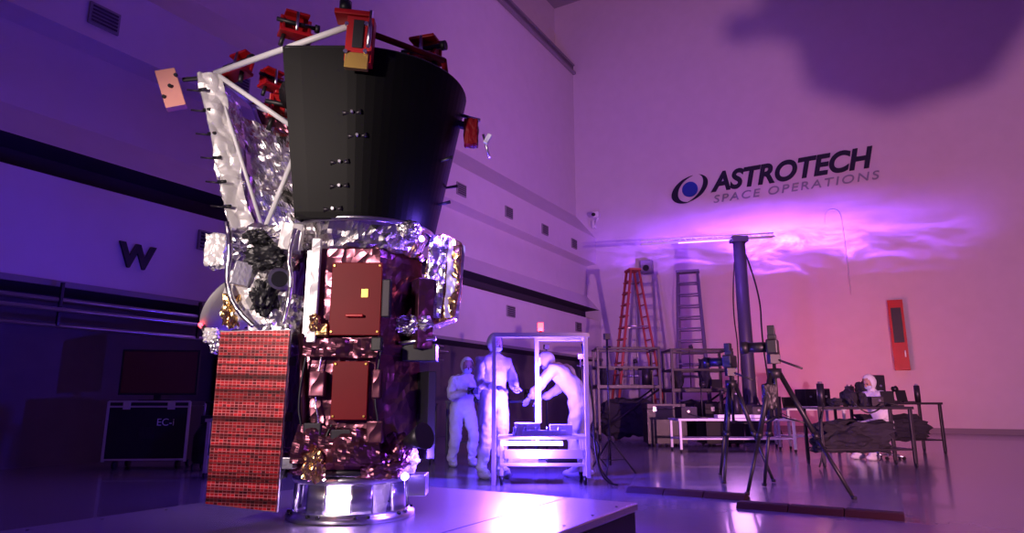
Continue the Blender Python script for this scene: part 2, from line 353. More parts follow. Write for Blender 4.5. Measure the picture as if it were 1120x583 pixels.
patch(sc,'foil_blanket_back',(-.9,.34,3.0),(-.15,.5,2.85),(-.5,.3,1.97),(-.15,.4,2.0),'foilr',amp=.06,freq=7)
patch(sc,'foil_edge_panel',(-1.10,-.16,3.02),(-.98,-.08,3.02),(-.81,-.12,1.96),(-.68,-.05,1.96),'foilw',amp=.05,freq=6,thick=.03)
patch(sc,'foil_edge_return',(-1.10,-.16,3.02),(-1.02,.30,3.02),(-.81,-.12,1.96),(-.70,.25,1.96),'foil',amp=.03,freq=6,thick=.02)
for i,(t) in enumerate((.12,.25,.40,.55,.70,.85)):
    p=Vector((-1.10,-.16,3.02)).lerp(Vector((-.81,-.12,1.96)),t); cyl(sc,'edge_stub_%d'%i,p,p+Vector((-.09,0,.01)),.006,'dark',seg=8); cyl(sc,'edge_clip_%d'%i,p+Vector((0,-.02,0)),p+Vector((.05,-.03,0)),.011,'black',seg=8)
def fixture(i,c,s,yaw,tilt=0,m='red'):
    e=bpy.data.objects.new('red_fixture_%d'%i,None); S.collection.objects.link(e); e.parent=sc; e.location=c; e.rotation_euler=(tilt,0,yaw); e.scale=(s,s,s)
    box(e,'base_%d'%i,(0,0,0),(.24,.14,.025),m); box(e,'upright_%d'%i,(0,.05,.08),(.22,.02,.15),m)
    for k in (-1,1):
        prism(e,'gusset_%d_%d'%(i,k),[(0,0),(.10,0),(0,.14)],-.008,.008,m,bev=.002).matrix_local=Matrix.Translation((k*.09,.045,.01))@Matrix.Rotation(-math.pi/2,4,'Z')
    cyl(e,'bolt_%d'%i,(-.14,0,.09),(.14,0,.09),.016,'black'); cyl(e,'knob_%d'%i,(.13,0,.09),(.16,0,.09),.03,'black'); cyl(e,'screw_%d'%i,(0,-.02,0),(0,-.02,.17),.012,'alu'); box(e,'cap_%d'%i,(0,.02,.165),(.17,.09,.02),'red')
    for k in (-1,1): cyl(e,'leg_%d_%d'%(i,k),(k*.08,0,0),(k*.10,0,-.1),.016,'black')
fixture(0,(-.38,-.42,3.13),.85,.5,.1); fixture(1,(-.93,.0,3.10),.95,-.5,-.2); fixture(2,(-.60,.1,2.82),1.0,.5,.3); fixture(3,(.36,-.15,3.10),1.05,-.3,0); fixture(4,(-.1,.45,3.1),.9,.9,.2); fixture(5,(-.70,.12,3.05),.8,.9,.0)
box(sc,'front_clamp_body',(.085,-.68,2.93),(.15,.10,.26),'red',rot=(.15,.06,.1)); box(sc,'front_clamp_cap',(.04,-.68,3.085),(.20,.13,.03),'red',rot=(0,.06,.1)); box(sc,'front_clamp_gold',(.075,-.70,2.80),(.13,.05,.09),'gold',rot=(.15,.06,.1)); box(sc,'front_clamp_slot',(.085,-.735,2.95),(.06,.02,.16),'black',rot=(.15,.06,.1))
cyl(sc,'front_clamp_screw',(.15,-.76,2.86),(.15,-.72,3.1),.013,'alu'); cyl(sc,'front_clamp_knob',(.0,-.72,3.10),(.0,-.72,3.16),.035,'black')
for i in range(4): cyl(sc,'clamp_bolt_%d'%i,(.02+.11*(i%2),-.735,2.84+.17*(i//2)),(.02+.11*(i%2),-.75,2.84+.17*(i//2)),.012,'alu',seg=8)
box(sc,'tag_arm',(-1.12,-.12,3.0),(.18,.02,.025),'black',rot=(0,-.1,0)); box(sc,'tag_box',(-1.255,-.16,2.90),(.12,.07,.26),'pink',rot=(0,-.35,.3)); 
for i in range(3): cyl(sc,'tag_hole_%d'%i,(-1.27+.03*i,-.20,2.83+.075*i),(-1.27+.03*i,-.215,2.83+.075*i),.012,'black',seg=8)
lump(sc,'right_clamp',(.68,-.02,2.66),(.055,.05,.11),'redp',boxy=.8,disp=.1); box(sc,'right_clamp_arm',(.64,0,2.72),(.16,.05,.04),'dark',rot=(0,.3,0)); box(sc,'right_clamp_tip',(.79,-.02,2.62),(.03,.03,.07),'foilw',rot=(0,.5,0)); cyl(sc,'right_clamp_rod',(.60,0,2.80),(.74,0,2.76),.012,'alu'); cyl(sc,'right_clamp_rod_b',(.76,0,2.66),(.80,0,2.50),.008,'alu')
lump(sc,'instrument_foil_a',(-.52,-.22,1.82),(.22,.16,.14),'foil',boxy=.5,disp=.45,seed=1)
lump(sc,'instrument_foil_b',(-.58,-.25,1.52),(.15,.13,.20),'foilw',boxy=.6,disp=.45,seed=2)
lump(sc,'instrument_foil_c',(-.38,-.28,1.40),(.13,.12,.15),'foil',boxy=.4,disp=.4,seed=3)
lump(sc,'instrument_foil_gold',(-.66,-.34,1.44),(.05,.05,.10),'foilg',boxy=.4,disp=.4,seed=31)
box(sc,'instrument_box',(-.34,-.36,1.86),(.12,.10,.16),'foilw',rot=(0,.1,.2)); box(sc,'instrument_box_b',(-.60,-.38,1.64),(.10,.08,.14),'alu',rot=(0,.2,.3))
cyl(sc,'instrument_barrel',(-.40,-.36,1.62),(-.36,-.46,1.60),.06,'alu',seg=20); cyl(sc,'instrument_aperture',(-.36,-.455,1.60),(-.355,-.465,1.599),.045,'black',seg=20)
lump(sc,'black_blanket_a',(-.47,-.40,1.74),(.11,.06,.07),'black',boxy=.3,disp=.5,seed=4)
lump(sc,'black_blanket_b',(-.46,-.42,1.50),(.06,.05,.09),'black',boxy=.3,disp=.6,seed=5)
lump(sc,'black_blanket_c',(-.55,-.36,1.86),(.08,.05,.05),'black',boxy=.3,disp=.5,seed=6)
lump(sc,'white_bag',(-.86,-.15,1.83),(.075,.06,.12),'foilw',boxy=.8,disp=.2,seed=7)
cyl(sc,'bag_bracket',(-.82,-.15,1.93),(-.60,-.15,1.95),.015,'alu')
path(sc,'silver_hose',[(-.72,-.38,1.95),(-.66,-.42,1.8),(-.68,-.42,1.6),(-.60,-.42,1.42),(-.5,-.42,1.34)],.016,'foil',smooth=True)
path(sc,'silver_hose_b',[(-.30,-.42,1.9),(-.33,-.45,1.75),(-.28,-.45,1.55),(-.33,-.43,1.35)],.014,'foil',smooth=True)
dish=lathe(sc,'antenna_dish',[(0,0),(.06,.004),(.12,.015),(.17,.032),(.215,.052)],'dish',seg=40,solid=.006); dish.location=(-.74,-.10,1.47); dish.rotation_euler=(math.radians(-10),math.radians(-58),0)
cyl(sc,'antenna_mast',(-.72,-.10,1.45),(-.40,-.05,1.40),.025,'dark'); cyl(sc,'antenna_feed',(-.74,-.10,1.47),(-.85,-.10,1.545),.012,'dark')
lump(sc,'sensor_foil',(-.80,-.25,1.30),(.05,.05,.05),'foilw',boxy=.6,disp=.3,seed=8); cyl(sc,'sensor_arm',(-.86,-.25,1.36),(-.80,-.25,1.25),.012,'black'); lump(sc,'sensor_foil_b',(-.74,-.28,1.24),(.05,.05,.05),'foil',boxy=.6,disp=.3,seed=9)
cyl(sc,'indicator_lamp',(-.885,-.22,1.36),(-.885,-.24,1.37),.012,'redlamp',seg=10)
e=bpy.data.objects.new('solar_array',None); S.collection.objects.link(e); e.parent=sc; e.location=(-.47,-.44,.845); e.rotation_euler=(math.radians(2),math.radians(1.5),math.radians(-6))
pr=[(-.205,-.46),(.19,-.485),(.19,.47),(-.215,.455)]
prism(e,'array_substrate',[(a*1.02,b*1.01) for a,b in pr],0,.018,'alu',bev=.002); prism(e,'array_cells',pr,-.006,0,'solar',bev=0)
for z in (-.3,.0,.3): box(e,'array_hinge_%d'%int(z*10),(.17,.05,z),(.05,.09,.05),'dark')
box(sc,'array_bracket',(-.33,-.37,1.27),(.10,.12,.06),'alu'); box(sc,'array_bracket_low',(-.30,-.40,.60),(.16,.08,.06),'alu')
lump(sc,'gold_foil_bracket',(-.11,-.43,.585),(.06,.05,.08),'foilg',boxy=.5,disp=.4,seed=11)
lump(sc,'gold_foil_top',(-.16,-.41,1.36),(.03,.025,.045),'foilg',boxy=.5,disp=.4,seed=12)
lump(sc,'foil_skirt_left',(-.25,-.30,.60),(.10,.08,.07),'foilr',disp=.4,seed=13); lump(sc,'foil_skirt_right',(.22,-.30,.58),(.14,.08,.07),'foilr',disp=.4,seed=14)
pr=[(.44,1.93),(.53,1.95),(.64,1.89),(.63,1.60),(.60,1.42),(.44,1.36),(.28,1.32),(.30,1.44),(.40,1.56)]
o=prism(sc,'star_tracker_hood',pr,-.14,.06,'foilg',bev=.01)
patch(sc,'hood_foil_face',(.45,-.155,1.93),(.56,-.155,1.92),(.40,-.155,1.42),(.52,-.155,1.42),'foil',amp=.03,freq=12,n=20)
patch(sc,'hood_foil_side',(.56,-.15,1.92),(.655,-.10,1.87),(.54,-.15,1.42),(.62,-.10,1.42),'foilw',amp=.02,freq=12,n=20)
lump(sc,'hood_foil_base',(.36,-.18,1.37),(.11,.07,.06),'foil',boxy=.5,disp=.35,seed=15)
lump(sc,'deck_lens',(.34,-.28,1.93),(.07,.06,.06),'foil',disp=.2,seed=16)
box(sc,'electronics_box',(.40,-.12,1.21),(.20,.14,.10),'black'); cyl(sc,'electronics_rod',(.28,-.2,1.26),(.50,-.2,1.29),.012,'alu')
cyl(sc,'thruster_bell',(.36,-.28,.70),(.47,-.36,.74),.03,'dark',r2=.075,seg=20); lump(sc,'thruster_foil',(.30,-.24,.66),(.08,.07,.09),'foilr',disp=.35,boxy=.4,seed=17)
lump(sc,'lower_right_foil',(.34,-.2,.60),(.08,.06,.08),'foilw',disp=.35,seed=18); box(sc,'support_bracket',(.40,-.05,.45),(.10,.16,.12),'alu')
cyl(sc,'lamp_on_base',(.36,-.30,.52),(.36,-.33,.52),.02,'bluelamp')
cyl(sc,'glint_on_deck',(.42,-.34,1.86),(.42,-.36,1.86),.016,'bluelamp')  # glowing disc added for a blue glint on the foil

# ------------------------------------------------------------ people
def skinmesh(g,name,vs,es,rad,m,sub=2,root=0):
    me=bpy.data.meshes.new(name); me.from_pydata([tuple(v) for v in vs],es,[]); me.materials.append(M[m])
    o=link(bpy.data.objects.new(name,me),g)
    md=o.modifiers.new('Skin','SKIN'); md.use_smooth_shade=True
    if not me.skin_vertices: 
        bpy.context.view_layer.objects.active=o; o.select_set(True); bpy.ops.mesh.customdata_skin_add()
    for i,r in enumerate(rad):
        me.skin_vertices[0].data[i].radius=(r if isinstance(r,tuple) else (r,r)); me.skin_vertices[0].data[i].use_root=(i==root)
    ss=o.modifiers.new('Sub','SUBSURF'); ss.levels=sub; ss.render_levels=sub
    return o
CT=bpy.data.textures.new('cloth_folds','CLOUDS'); CT.noise_scale=.10; CT.noise_depth=2
def hand(g,name,w,dirv,up,side,m='glove',curl=.6):
    w=Vector(w); f=Vector(dirv).normalized(); u=(Vector(up)-f*Vector(up).dot(f)).normalized(); s=f.cross(u)*side
    vs=[w-f*.02,w+f*.04,w+f*.075]; es=[(0,1),(1,2)]; rad=[.026,(.034),.032]
    L=[.072,.080,.074,.058]
    for i in range(4):
        b=w+f*.088+s*(.030-.02*i); st=len(vs); vs.append(b); es.append((2,st)); rad.append(.010); d=f.copy(); p=b
        for k in range(3):
            d=(d-u*curl*.55).normalized(); p=p+d*L[i]*[.45,.32,.23][k]; vs.append(p); es.append((len(vs)-2,len(vs)-1)); rad.append([.009,.0085,.007][k])
    st=len(vs); p=w+f*.03+s*.038; vs.append(p); es.append((1,st)); rad.append(.012)
    p=p+(f*.6+s*.6-u*.3).normalized()*.035; vs.append(p); es.append((st,st+1)); rad.append(.010)
    p=p+(f*.9-u*.5).normalized()*.03; vs.append(p); es.append((st+1,st+2)); rad.append(.0085)
    skinmesh(g,name,vs,es,rad,m,sub=1)
def head(g,c,pitch=0,yaw=0,hood=True,suit='suit'):
    e=bpy.data.objects.new('head',None); S.collection.objects.link(e); e.parent=g; e.location=c; e.rotation_euler=(pitch,0,yaw)
    def ell(name,m,sx,sy,sz,chin=True,cut=None,loc=(0,0,0)):
        bm=bmesh.new(); bmesh.ops.create_uvsphere(bm,u_segments=32,v_segments=24,radius=1)
        if cut: bmesh.ops.delete(bm,geom=[v for v in bm.verts if cut(v.co)],context='VERTS')
        for v in bm.verts:
            z=v.co.z; k=1.0
            if chin and z<0: k=1-.35*(-z)**1.5
            v.co=Vector((v.co.x*sx*k,v.co.y*sy*(k if v.co.y>0 else (1-.1*max(0,-z))),z*sz))
        me=bpy.data.meshes.new(name); bm.to_mesh(me); bm.free(); me.materials.append(M[m])
        for p in me.polygons: p.use_smooth=True
        o=link(bpy.data.objects.new(name,me),e); o.location=loc; return o
    ell('skull','skin',.076,.095,.118)
    for k in (-1,1):
        ell('eye_%d'%k,'eye',.013,.008,.008,False,loc=(k*.032,-.087,.006)); ell('brow_%d'%k,'hair',.02,.006,.004,False,loc=(k*.032,-.088,.028)); ell('ear_%d'%k,'skin',.012,.022,.032,False,loc=(k*.076,.005,-.005))
    ell('nose','skin',.013,.02,.024,False,loc=(0,-.098,-.016)); ell('mouth','redp',.024,.006,.006,False,loc=(0,-.086,-.058))
    ell('mask','mask',.062,.052,.046,False,loc=(0,-.055,-.05))
    ell('hood' if hood else 'hair_cap',suit if hood else 'hair',.098,.118,.138,True,cut=(lambda c:c.y<-.62 and c.z<.62 and c.z>-.9) if hood else (lambda c:c.z<-.1 or (c.y<-.5 and c.z<.5)),loc=(0,.012,.006))
def person(name,loc,yaw,J,pitch=0,hyaw=0,suit='suit',handdir=None):
    g=grp(name,loc,yaw)
    vs=[];es=[];rad=[];ix={}
    def add(n,r,par=None):
        ix[n]=len(vs); vs.append(Vector(J[n])); rad.append(r)
        if par: es.append((ix[par],ix[n]))
    add('pelvis',(.165,.135)); add('waist',(.16,.13),'pelvis'); add('chest',(.185,.14),'waist'); add('upper',(.15,.12),'chest'); add('neck',.07,'upper')
    J['nk2']=Vector(J['neck']).lerp(Vector(J['head']),.45); add('nk2',.062,'neck')
    for s in 'LR':
        add('sh'+s,.085,'upper'); J['ua'+s]=Vector(J['sh'+s]).lerp(Vector(J['el'+s]),.5); add('ua'+s,.078,'sh'+s); add('el'+s,.066,'ua'+s)
        J['fa'+s]=Vector(J['el'+s]).lerp(Vector(J['wr'+s]),.5); add('fa'+s,.058,'el'+s); add('wr'+s,.042,'fa'+s)
        add('hip'+s,.115,'pelvis'); J['th'+s]=Vector(J['hip'+s]).lerp(Vector(J['kn'+s]),.5); add('th'+s,.108,'hip'+s); add('kn'+s,.085,'th'+s)
        J['cf'+s]=Vector(J['kn'+s]).lerp(Vector(J['an'+s]),.4); add('cf'+s,.085,'kn'+s); add('an'+s,.065,'cf'+s)
        t=Vector(J['an'+s])+Vector(J.get('toe',(0,-.17,-.04))); J['to'+s]=t; add('to'+s,(.045,.05),'an'+s)
    b=skinmesh(g,'coverall_body',vs,es,rad,suit,sub=3)
    dm=b.modifiers.new('folds','DISPLACE'); dm.texture=CT; dm.strength=.06; dm.mid_level=.5; dm.texture_coords='LOCAL'
    for s,sd in (('L',1),('R',-1)):
        w=Vector(J['wr'+s]); d=w-Vector(J['el'+s]); hand(g,'hand_'+s,w+d.normalized()*.02,d,(0,0,1),-sd)
        a=Vector(J['an'+s]); lump(g,'boot_'+s,(a.x,a.y-.075,.05),(.055,.15,.05),suit,disp=.05,sub=3,smooth=True)
    head(g,J['head'],pitch,hyaw)
    return g
def base(dz=0):
    return dict(pelvis=(0,0,.95),waist=(0,-.01,1.10),chest=(0,-.02,1.27),upper=(0,-.02,1.40),neck=(0,-.02,1.51),head=(0,-.05,1.655),
      shL=(.19,-.02,1.42),shR=(-.19,-.02,1.42),elL=(.26,-.08,1.15),elR=(-.26,-.08,1.15),wrL=(.14,-.31,1.10),wrR=(-.14,-.31,1.10),
      hipL=(.10,0,.90),hipR=(-.10,0,.90),knL=(.12,-.03,.50),knR=(-.12,-.03,.50),anL=(.14,.03,.10),anR=(-.14,.03,.10))
JA=base(); person('cleanroom_technician',W(-.24,8.50,0),PHI+math.radians(32),JA,pitch=.25,hyaw=.2)
JB=base(); JB.update(pelvis=(0,.20,.93),waist=(0,.11,1.07),chest=(0,-.03,1.22),upper=(0,-.13,1.32),neck=(0,-.22,1.38),head=(0,-.33,1.46),shL=(.19,-.13,1.34),shR=(-.19,-.13,1.34),elL=(.27,-.30,1.10),elR=(-.27,-.30,1.10),wrL=(.16,-.50,.98),wrR=(-.16,-.50,.98),hipL=(.1,.2,.88),hipR=(-.1,.2,.88),knL=(.12,.12,.48),knR=(-.12,.12,.48),anL=(.14,.2,.10),anR=(-.14,.2,.10))
person('cleanroom_technician.001',W(.74,8.75,0),PHI+math.radians(-125),JB,pitch=.75)
JC=base(); JC.update(pelvis=(0,.08,.82),waist=(0,.04,.96),chest=(0,-.03,1.11),upper=(0,-.07,1.22),neck=(0,-.10,1.31),head=(0,-.16,1.44),shL=(.18,-.07,1.24),shR=(-.18,-.07,1.24),elL=(.25,-.18,1.0),elR=(-.25,-.18,1.0),wrL=(.07,-.38,1.06),wrR=(-.07,-.38,1.06),hipL=(.1,.08,.78),hipR=(-.1,.08,.78),knL=(.14,-.10,.44),knR=(-.14,-.10,.44),anL=(.15,.06,.10),anR=(-.15,.06,.10))
pc=person('cleanroom_technician.002',W(-.72,10.0,0),PHI+math.radians(20),JC,pitch=.2)
box(pc,'camera_body',(0,-.47,1.08),(.14,.08,.10),'black'); cyl(pc,'camera_lens',(0,-.50,1.08),(0,-.60,1.07),.038,'black')
JD=base(); JD.update(pelvis=(0,0,.56),waist=(0,-.03,.70),chest=(0,-.09,.87),upper=(0,-.13,1.0),neck=(0,-.16,1.10),head=(0,-.21,1.24),shL=(.19,-.13,1.02),shR=(-.19,-.13,1.02),elL=(.27,-.25,.84),elR=(-.27,-.25,.84),wrL=(.15,-.46,.90),wrR=(-.15,-.46,.90),hipL=(.1,-.02,.54),hipR=(-.1,-.02,.54),knL=(.15,-.42,.53),knR=(-.15,-.42,.53),anL=(.15,-.38,.10),anR=(-.15,-.38,.10))
pd=person('cleanroom_technician.003',W(6.2,11.3,0),PHI+math.radians(-70),JD,pitch=.4)
st=bpy.data.objects.new('work_stool',None); S.collection.objects.link(st); st.parent=pd; st.location=(0,.04,0)
cyl(st,'seat',(0,0,.37),(0,0,.43),.17,'black',seg=24); cyl(st,'seat_post',(0,0,.05),(0,0,.37),.025,'alu')
for i in range(5):
    a=i*2*math.pi/5+.3; cyl(st,'stool_leg_%d'%i,(0,0,.08),(.24*math.cos(a),.24*math.sin(a),.05),.015,'alu'); cyl(st,'stool_caster_%d'%i,(.24*math.cos(a),.24*math.sin(a)-.015,.028),(.24*math.cos(a),.24*math.sin(a)+.015,.028),.028,'black')

# ------------------------------------------------------------ lamp cart / frame
ct=grp('test_cart',W(.33,7.95,0),PHI)
x0,x1,y0,y1=-.54,.54,-.15,.33
def post(n,x,y,z0,z1,m='alu',w=.05): box(ct,n,(x,y,(z0+z1)/2),(w,w,z1-z0),m)
post('post_a',x0,y0,.0,1.70,'white'); post('post_b',x1,y0,.08,1.72,'white'); post('post_c',x1+.05,y1,.08,1.70,'white'); post('post_d',-.02,y1,.45,1.70,'white')
box(ct,'top_rail_front',(0,y0,1.70),(1.12,.055,.055),'white'); box(ct,'top_rail_back',(.26,y1,1.70),(.62,.05,.05),'white'); box(ct,'top_rail_side',(x1+.02,(y0+y1)/2,1.70),(.05,.5,.05),'white'); box(ct,'mid_rail',(.0,y1,1.42),(.05,.05,.1),'white')
box(ct,'deck',(.03,.09,.52),(1.05,.52,.035),'white'); box(ct,'shelf',(.03,.09,.22),(1.0,.5,.03),'white')
for i,(x,y) in enumerate([(-.45,-.13),(.5,-.13),(-.45,.31),(.5,.31)]):
    post('leg_%d'%i,x,y,.1,.52,'white',.04); cyl(ct,'caster_%d'%i,(x-.015,y,.05),(x+.015,y,.05),.05,'black'); box(ct,'caster_fork_%d'%i,(x,y,.085),(.05,.03,.04),'dark')
box(ct,'lower_panel_front',(.03,-.15,.34),(.9,.015,.10),'white'); box(ct,'instrument_a',(-.15,.1,.61),(.3,.25,.14),'foilw'); box(ct,'instrument_b',(.25,.12,.60),(.26,.24,.12),'white'); box(ct,'instrument_c',(.05,-.02,.57),(.5,.12,.06),'white')
for i in range(5): cyl(ct,'vial_%d'%i,(-.3+.13*i,-.06,.54),(-.3+.13*i,-.06,.64),.02,'alu')
box(ct,'crate_on_shelf',(-.2,.1,.30),(.35,.3,.14),'foilw'); box(ct,'crate_on_shelf_b',(.25,.1,.29),(.35,.3,.12),'dark')
box(ct,'uv_lamp_bar',(-.1,-.17,.46),(.70,.03,.045),'bluelamp'); box(ct,'uv_lamp_bar_b',(.0,.29,.95),(.05,.03,.55),'bluelamp')
path(ct,'cable',[(.5,-.1,1.6),(.62,-.15,1.0),(.6,-.2,.4),(.7,-.25,.02),(.85,-.3,.02)],.012,'black',smooth=True)
path(ct,'cable_b',[(.55,.1,.6),(.72,.0,.45),(.62,-.1,.2),(.8,-.2,.02)],.015,'black',smooth=True)
cyl(ct,'beacon_stem',(.03,y1,1.72),(.03,y1,1.80),.015,'black'); cyl(ct,'beacon_lens',(.03,y1,1.80),(.03,y1,1.90),.035,'redlamp')
def stand(name,r,d,h,m='black',spread=.35,hd=True):
    g=grp(name,W(r,d,0),PHI+random.random())
    cyl(g,'mast',(0,0,.12),(0,0,h),.014,m); 
    for i in range(3):
        a=i*2*math.pi/3; cyl(g,'leg_%d'%i,(0,0,.45),(spread*math.cos(a),spread*math.sin(a),.01),.010,m); cyl(g,'brace_%d'%i,(0,0,.18),(spread*.6*math.cos(a),spread*.6*math.sin(a),.19),.006,m)
    cyl(g,'collar',(0,0,.42),(0,0,.48),.025,m)
    if hd: box(g,'head',(0,0,h+.04),(.08,.06,.08),m); cyl(g,'clamp',(-.05,0,h-.1),(.05,0,h-.1),.012,m)
    return g
stand('light_stand',1.28,8.9,1.75); stand('light_stand',1.02,9.9,1.55)
wt=stand('light_stand',.55,10.6,1.75)
def clutter(g,L,Dp,z,n,seed,hmax=.35):
    R=random.Random(seed)
    for i in range(n):
        x=-L/2+.1+(L-.2)*(i+.5)/n+R.uniform(-.03,.03); y=R.uniform(-.1,.1)*Dp; k=R.randint(0,4); h=R.uniform(.25,1)*hmax; w=R.uniform(.5,.95)*(L-.2)/n
        if k==0: cyl(g,'canister_%d'%i,(x,y,z),(x,y,z+h),w*.35,'dark',seg=18); cyl(g,'canister_cap_%d'%i,(x,y,z+h),(x,y,z+h+.03),w*.2,'alu',seg=14)
        elif k==1:
            box(g,'instrument_%d'%i,(x,y,z+h/2),(w,Dp*.45,h),'dark',rot=(0,0,R.uniform(-.2,.2)),bev=.01); cyl(g,'knob_%d'%i,(x,y-Dp*.23,z+h*.6),(x,y-Dp*.27,z+h*.6),.02,'alu',seg=10); path(g,'lead_%d'%i,[(x,y-Dp*.25,z+h*.4),(x+.1,y-Dp*.4,z+.05),(x+.2,y-Dp*.45,z+.02)],.008,'black',smooth=True)
        elif k==2: lump(g,'covered_item_%d'%i,(x,y,z+h*.45),(w*.5,Dp*.25,h*.5),'cloth',boxy=.5,disp=.35,seed=seed*10+i,sub=3)
        elif k==3:
            box(g,'laptop_base_%d'%i,(x,y-.05,z+.012),(w,.22,.022),'black'); box(g,'laptop_lid_%d'%i,(x,y+.09,z+.12),(w,.012,.22),'black',rot=(-.25,0,0))
        else:
            cyl(g,'lamp_post_%d'%i,(x,y,z),(x,y,z+h*1.3),.012,'black'); cyl(g,'lamp_shade_%d'%i,(x,y,z+h*1.3),(x+.08,y,z+h*1.3+.02),.05,'dark'); box(g,'lamp_foot_%d'%i,(x,y,z+.012),(.16,.16,.024),'black')
def table(name,r,d,L,Dp,h,top='alu',leg='dark',yaw=PHI,lower=True):
    g=grp(name,W(r,d,0),yaw); box(g,'top',(0,0,h-.02),(L,Dp,.04),top)
    for i,(sx,sy) in enumerate([(-1,-1),(1,-1),(-1,1),(1,1)]):
        box(g,'leg_%d'%i,(sx*(L/2-.04),sy*(Dp/2-.04),(h-.04)/2+.03),(.045,.045,h-.10),leg); cyl(g,'caster_%d'%i,(sx*(L/2-.04)-.012,sy*(Dp/2-.04),.035),(sx*(L/2-.04)+.012,sy*(Dp/2-.04),.035),.035,'black')
    if lower: box(g,'lower_shelf',(0,0,.25),(L-.08,Dp-.08,.025),leg)
    return g
tb=table('equipment_bench',-.35,11.9,1.6,.7,.95,'dark'); clutter(tb,1.6,.7,.95,5,3,.4)
box(tb,'led_strip',(-.5,-.34,.93),(.12,.01,.02),'blueled')
tb2=table('equipment_bench',-1.75,10.6,1.1,.6,.9,'dark'); clutter(tb2,1.1,.6,.9,4,8,.35)
box(tb2,'led_strip',(.4,-.29,.88),(.2,.01,.03),'blueled')

# ------------------------------------------------------------ ladders
def ladder(name,r,d,h,half,yaw,m,n=13,w=.55):
    g=grp(name,W(r,d,0),yaw)
    for sy in (-1,1):
        cyl(g,'rail_front_%d'%sy,(-half,sy*w*.62,0),(-.12,sy*w*.38,h),.04,m); cyl(g,'rail_rear_%d'%sy,(half,sy*w*.62,0),(.12,sy*w*.38,h),.035,m)
        for t in (.35,.65): cyl(g,'spreader_%d_%d'%(sy,int(t*100)),(-half*(1-t)-.12*t,sy*w*(.62-.24*t),h*t),(half*(1-t)+.12*t,sy*w*(.62-.24*t),h*t),.015,'alu')
    for i in range(1,n+1):
        t=i/(n+1); x=half*(1-t)+.12*t; ww=w*(.62-.24*t)
        box(g,'step_%d'%i,(-x,0,h*t),(.14,2*ww,.035),m); 
        cyl(g,'rear_rung_%d'%i,(x,-ww,h*t),(x,ww,h*t),.018,m)
    box(g,'top_cap',(0,0,h+.02),(.36,w*.9,.06),m)
    return g
ladder('step_ladder',3.55,19.0,4.7,.78,PHI+.15,'ladder_red')
ladder('step_ladder',4.95,18.2,4.5,.75,PHI+1.25,'ladder_gr',w=.7)
tw=grp('equipment_tower',W(5.78,16.3,0),PHI)
lathe(tw,'column',[(.17,.12),(.16,2.5),(.15,4.9),(.0,4.9)],'tower',seg=24); box(tw,'base',(0,0,.07),(1.0,1.0,.12),'dark'); box(tw,'head',(0,0,4.98),(.40,.30,.14),'tower')
# horizontal boom on the tower head, added for a bright band of light
for k,(y,z) in enumerate([(-.06,5.0),(.06,5.0),(0,5.10)]): cyl(tw,'boom_chord_%d'%k,(-2.5,y,z-.14),(.9,y,z+.06),.02,'white')
for k in range(12):
    x=-2.4+.28*k; z=4.87+(x+2.5)*.059; cyl(tw,'boom_lace_%d'%k,(x,-.06,z),(x+.14,0,z+.11),.010,'white'); cyl(tw,'boom_lace_b_%d'%k,(x+.14,0,z+.11),(x+.28,.06,z+.016),.010,'white')
box(tw,'boom_glow_bar',(-.9,-.02,4.93),(1.3,.04,.03),'blueled',rot=(0,-.059,0))  # glowing bar added to imitate the bright band
for i in range(4): 
    a=i*math.pi/2+.78; cyl(tw,'brace_%d'%i,(.5*math.cos(a),.5*math.sin(a),.12),(.14*math.cos(a),.14*math.sin(a),1.1),.025,'dark')
path(tw,'cable',[(.15,0,4.6),(.45,0,3.6),(.35,-.1,2.4),(.5,-.2,.4),(.6,-.3,.15)],.02,'black',smooth=True)
path(tw,'cable_b',[(-.15,0,4.4),(-.3,0,3.3),(-.2,-.1,2.0),(-.45,-.2,.3)],.015,'black',smooth=True)
def workplat(name,r,d,L,Dp,h,hr):
    g=grp(name,W(r,d,0),PHI)
    box(g,'deck',(0,0,h),(L,Dp,.08),'dark')
    for i,(sx,sy) in enumerate([(-1,-1),(1,-1),(-1,1),(1,1)]):
        x,y=sx*(L/2-.04),sy*(Dp/2-.04); box(g,'post_%d'%i,(x,y,(h+hr)/2+.05),(.06,.06,h+hr-.1),'dark'); cyl(g,'caster_%d'%i,(x-.03,y,.08),(x+.03,y,.08),.08,'black')
    for sy in (-1,1):
        for z in (h+hr*.5,h+hr): box(g,'rail_%d_%d'%(sy,int(z*100)),(0,sy*(Dp/2-.04),z),(L,.05,.05),'dark')
        cyl(g,'brace_%d'%sy,(-L/2+.05,sy*(Dp/2-.04),.2),(L/2-.05,sy*(Dp/2-.04),h-.05),.025,'dark')
    for sx in (-1,1):
        for z in (h+hr*.5,h+hr): box(g,'end_rail_%d_%d'%(sx,int(z*100)),(sx*(L/2-.04),0,z),(.05,Dp,.05),'dark')
    return g
w1=workplat('rolling_work_platform',2.9,17.0,1.6,1.0,1.3,.95); w2=workplat('rolling_work_platform',4.5,16.2,1.5,1.0,1.2,.95)
clutter(w1,1.6,1.0,1.34,4,21,.8); clutter(w2,1.5,1.0,1.24,4,33,.8)
lump(w1,'tarped_gear',(0,0,.55),(.75,.4,.5),'cloth',boxy=.6,disp=.3,seed=41); lump(w2,'tarped_gear',(0,0,.5),(.68,.4,.46),'cloth',boxy=.6,disp=.3,seed=42)
lc=table('parts_cart',4.2,13.0,2.2,.8,.62,'white','white'); clutter(lc,2.2,.8,.62,6,51,.5)
box(lc,'white_tray',(.1,-.25,.66),(.9,.25,.06),'white')
lc2=table('parts_cart',6.1,13.9,1.2,.8,.80,'white','white'); clutter(lc2,1.2,.8,.80,3,64,.5)
